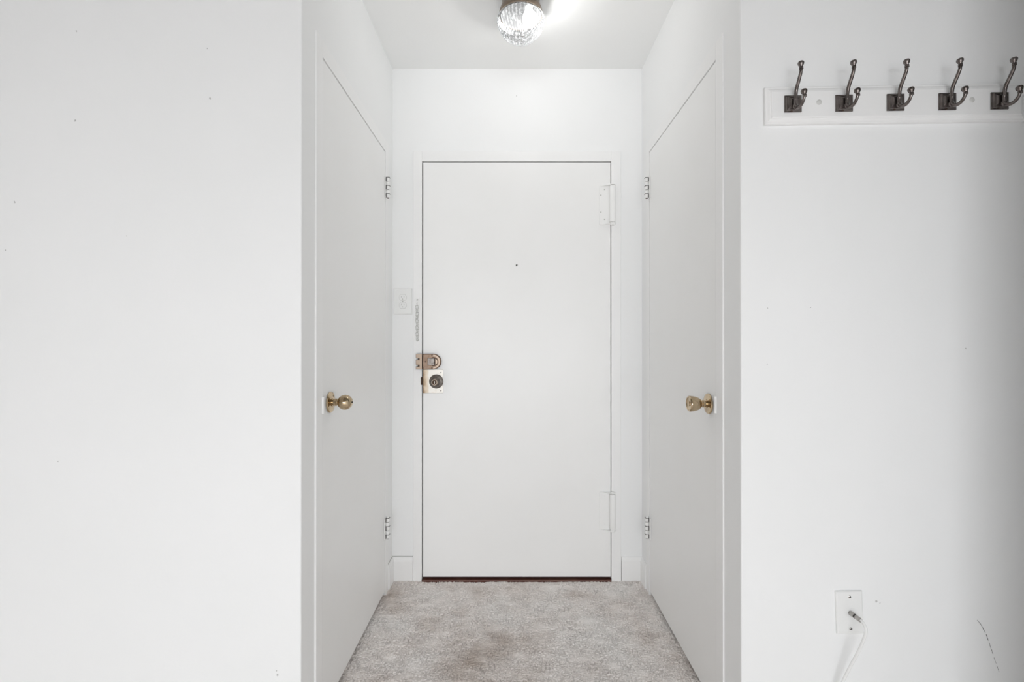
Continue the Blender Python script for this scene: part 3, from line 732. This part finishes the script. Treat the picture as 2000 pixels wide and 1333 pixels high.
# ---------------------------------------------------------------- cable wall plate and white coaxial cable
def cable_plate():
    cx, cz = 0.9235, 0.4155; yw = ywall(cx); ang = -math.atan(T)
    bm = B(); W, H = 0.0360, 0.0585; prev = None
    for ins, t in [(0, 0), (0, 0.0028), (0.0018, 0.0048), (0.0042, 0.0056)]:
        r = [bm.verts.new((a*(W-ins), -t, b*(H-ins))) for a, b in ((-1, -1), (1, -1), (1, 1), (-1, 1))]
        if prev:
            for i in range(4): bm.faces.new([prev[i], prev[(i+1) % 4], r[(i+1) % 4], r[i]])
        else: bm.faces.new(r[::-1])
        prev = r
    bm.faces.new(prev)
    p = obj('cable_wall_plate', bm, 'plastic', at=(cx, yw-0.0003, cz), local=True)
    p.rotation_euler = (0, math.radians(-1.9)*-1*-1, ang)
    tag(p, 'white cable wall plate low on the right wall', 'wall plate')
    for s in (1, -1):
        bm = B(); lathe(bm, [(0.0036, 0.004), (0.0036, 0.0064), (0.0020, 0.0074), (0, 0.0076)], (0.0, 0, s*0.0435), (0, -1, 0), 16)
        sc_ = obj('screw', bm, 'steel', p, local=True, smooth=35)
        bm = B(); box(bm, -0.0030, 0.0030, -0.0080, -0.0073, s*0.0435-0.0005, s*0.0435+0.0005); obj('screw_slot', bm, 'black', sc_, local=True)
    bm = B(); lathe(bm, [(0.0060, 0.004), (0.0060, 0.0080), (0.0045, 0.0082), (0.0045, 0.012)], (0, 0, 0), (0, -1, 0), 6)
    obj('socket', bm, 'steel', p, local=True)
    # the cable with its plug is a thing of its own
    c = (cx, yw, cz)
    n = Vector((-math.sin(-ang)*1.0, -1, -0.04)).normalized()
    n = Vector((0.03, -1, 0.02)).normalized()
    o = Vector((cx, yw, cz))
    e = o + n*0.046
    pts = spline([e-n*0.004, e+n*0.004, e + Vector((0.002, -0.014, -0.016)), (0.921, yw-0.057, cz-0.045), (0.912, yw-0.048, cz-0.085), (0.899, yw-0.037, cz-0.130), (0.8855, yw-0.030, cz-0.175), (0.8790, yw-0.028, cz-0.225), (0.8800, yw-0.030, cz-0.300), (0.890, yw-0.045, cz-0.365), (0.91, yw-0.07, 0.010), (0.99, yw-0.12, -0.002), (1.10, yw-0.20, -0.004), (1.18, yw-0.34, -0.004)], 8)
    bm = B(); tube(bm, pts, 0.0036, 12)
    cb = tag(obj('coaxial_cable', bm, 'plastic', at=tuple(o), smooth=60), 'white coaxial cable with metal plug drooping from the low wall plate', 'cable')
    bm = B(); lathe(bm, [(0.0058, 0.009), (0.0060, 0.010), (0.0060, 0.0215), (0.0050, 0.0225)], o, n, 18)
    pg = obj('plug_nut', bm, 'steel', cb, smooth=35)
    bm = B(); lathe(bm, [(0.0052, 0.0215), (0.0058, 0.0225), (0.0058, 0.0265), (0.0052, 0.0275)], o, n, 18)
    obj('plug_ring', bm, 'black', cb, smooth=35)
    bm = B(); lathe(bm, [(0.0050, 0.0265), (0.0055, 0.0275), (0.0055, 0.0430), (0.0048, 0.0440)], o, n, 18, lambda a, t: 1+0.03*math.cos(9*a))
    obj('plug_sleeve', bm, 'steel', cb, smooth=35)
cable_plate()

# ---------------------------------------------------------------- small marks on the painted walls
def ribbon(bm, pts, wd, off):
    """a thin flat stroke lying on the wall, 0.3 mm proud; pts are (x, z) on the right wall"""
    q = [Vector((x, ywall(x)-off, z)) for x, z in pts]
    L = []; R = []
    for i, p in enumerate(q):
        t = (q[min(i+1, len(q)-1)] - q[max(i-1, 0)]).normalized(); s = t.cross(Vector((0, -1, 0))).normalized()
        wv = wd*(0.6+0.7*random.random())
        L.append(p+s*wv); R.append(p-s*wv)
    lo = [bm.verts.new(p) for p in L]; hi = [bm.verts.new(p) for p in R]
    for i in range(len(q)-1): bm.faces.new([lo[i], lo[i+1], hi[i+1], hi[i]])
def pix(px, py, y): return ((px-1000)*y/930, 1.155-(py-669)*y/930)
bm = B()
pts = [pix(a, b, 1.288) for a, b in [(1914, 1215), (1921, 1224), (1926, 1233), (1931, 1243), (1934, 1252), (1937.5, 1262), (1940, 1270), (1943, 1278), (1946, 1288), (1950, 1300), (1954, 1312), (1958, 1325)]]
sp_ = spline([(a, 0, b) for a, b in pts], 3); sp_ = [(v.x, v.z) for v in sp_]
for a, b in ((0, 8), (9, 13), (14, 22), (24, 27), (28, 31)):
    ribbon(bm, sp_[a:b+1], 0.0009 if a < 20 else 0.0006, 0.0003)
obj('pencil_mark', bm, 'mark', wr)
def chips(parent, spots, place):
    for (a, b, r) in spots:
        c, u, v, n = place(a, b)
        bm = B(); k = 7; vs = []
        for i in range(k):
            t = 2*PI*i/k; rr = r*random.uniform(0.6, 1.1)
            vs.append(bm.verts.new(c + u*math.cos(t)*rr + v*math.sin(t)*rr*1.3 + n*0.0003))
        bm.faces.new(vs); obj('paint_chip', bm, 'chip', parent)
chips(wr, [(1503, 602, .0016), (1502, 712, .0018), (1586, 601, .0014), (1711, 1175, .003), (1718, 1178, .002), (1882, 681, .002)],
      lambda a, b: (Vector((pix(a, b, 1.305)[0], ywall(pix(a, b, 1.305)[0]), pix(a, b, 1.305)[1])), Vector((1, -T, 0)), Vector((0, 0, 1)), Vector((0, -1, 0))))
chips(wl, [(146, 235, .0035), (148, 60, .0025), (114, 902, .0018), (404, 94, .002), (247, 461, .0015), (543, 1318, .003), (410, 192, .003), (10, 489, .002), (541, 1310, .0018), (28, 395, .003)],
      lambda a, b: (Vector((pix(a, b, YF)[0], YF, pix(a, b, YF)[1])), Vector((1, 0, 0)), Vector((0, 0, 1)), Vector((0, -1, 0))))
chips(wb, [(1009, 187, .0030)], lambda a, b: (Vector((pix(a, b, YB)[0], YB, pix(a, b, YB)[1])), Vector((1, 0, 0)), Vector((0, 0, 1)), Vector((0, -1, 0))))
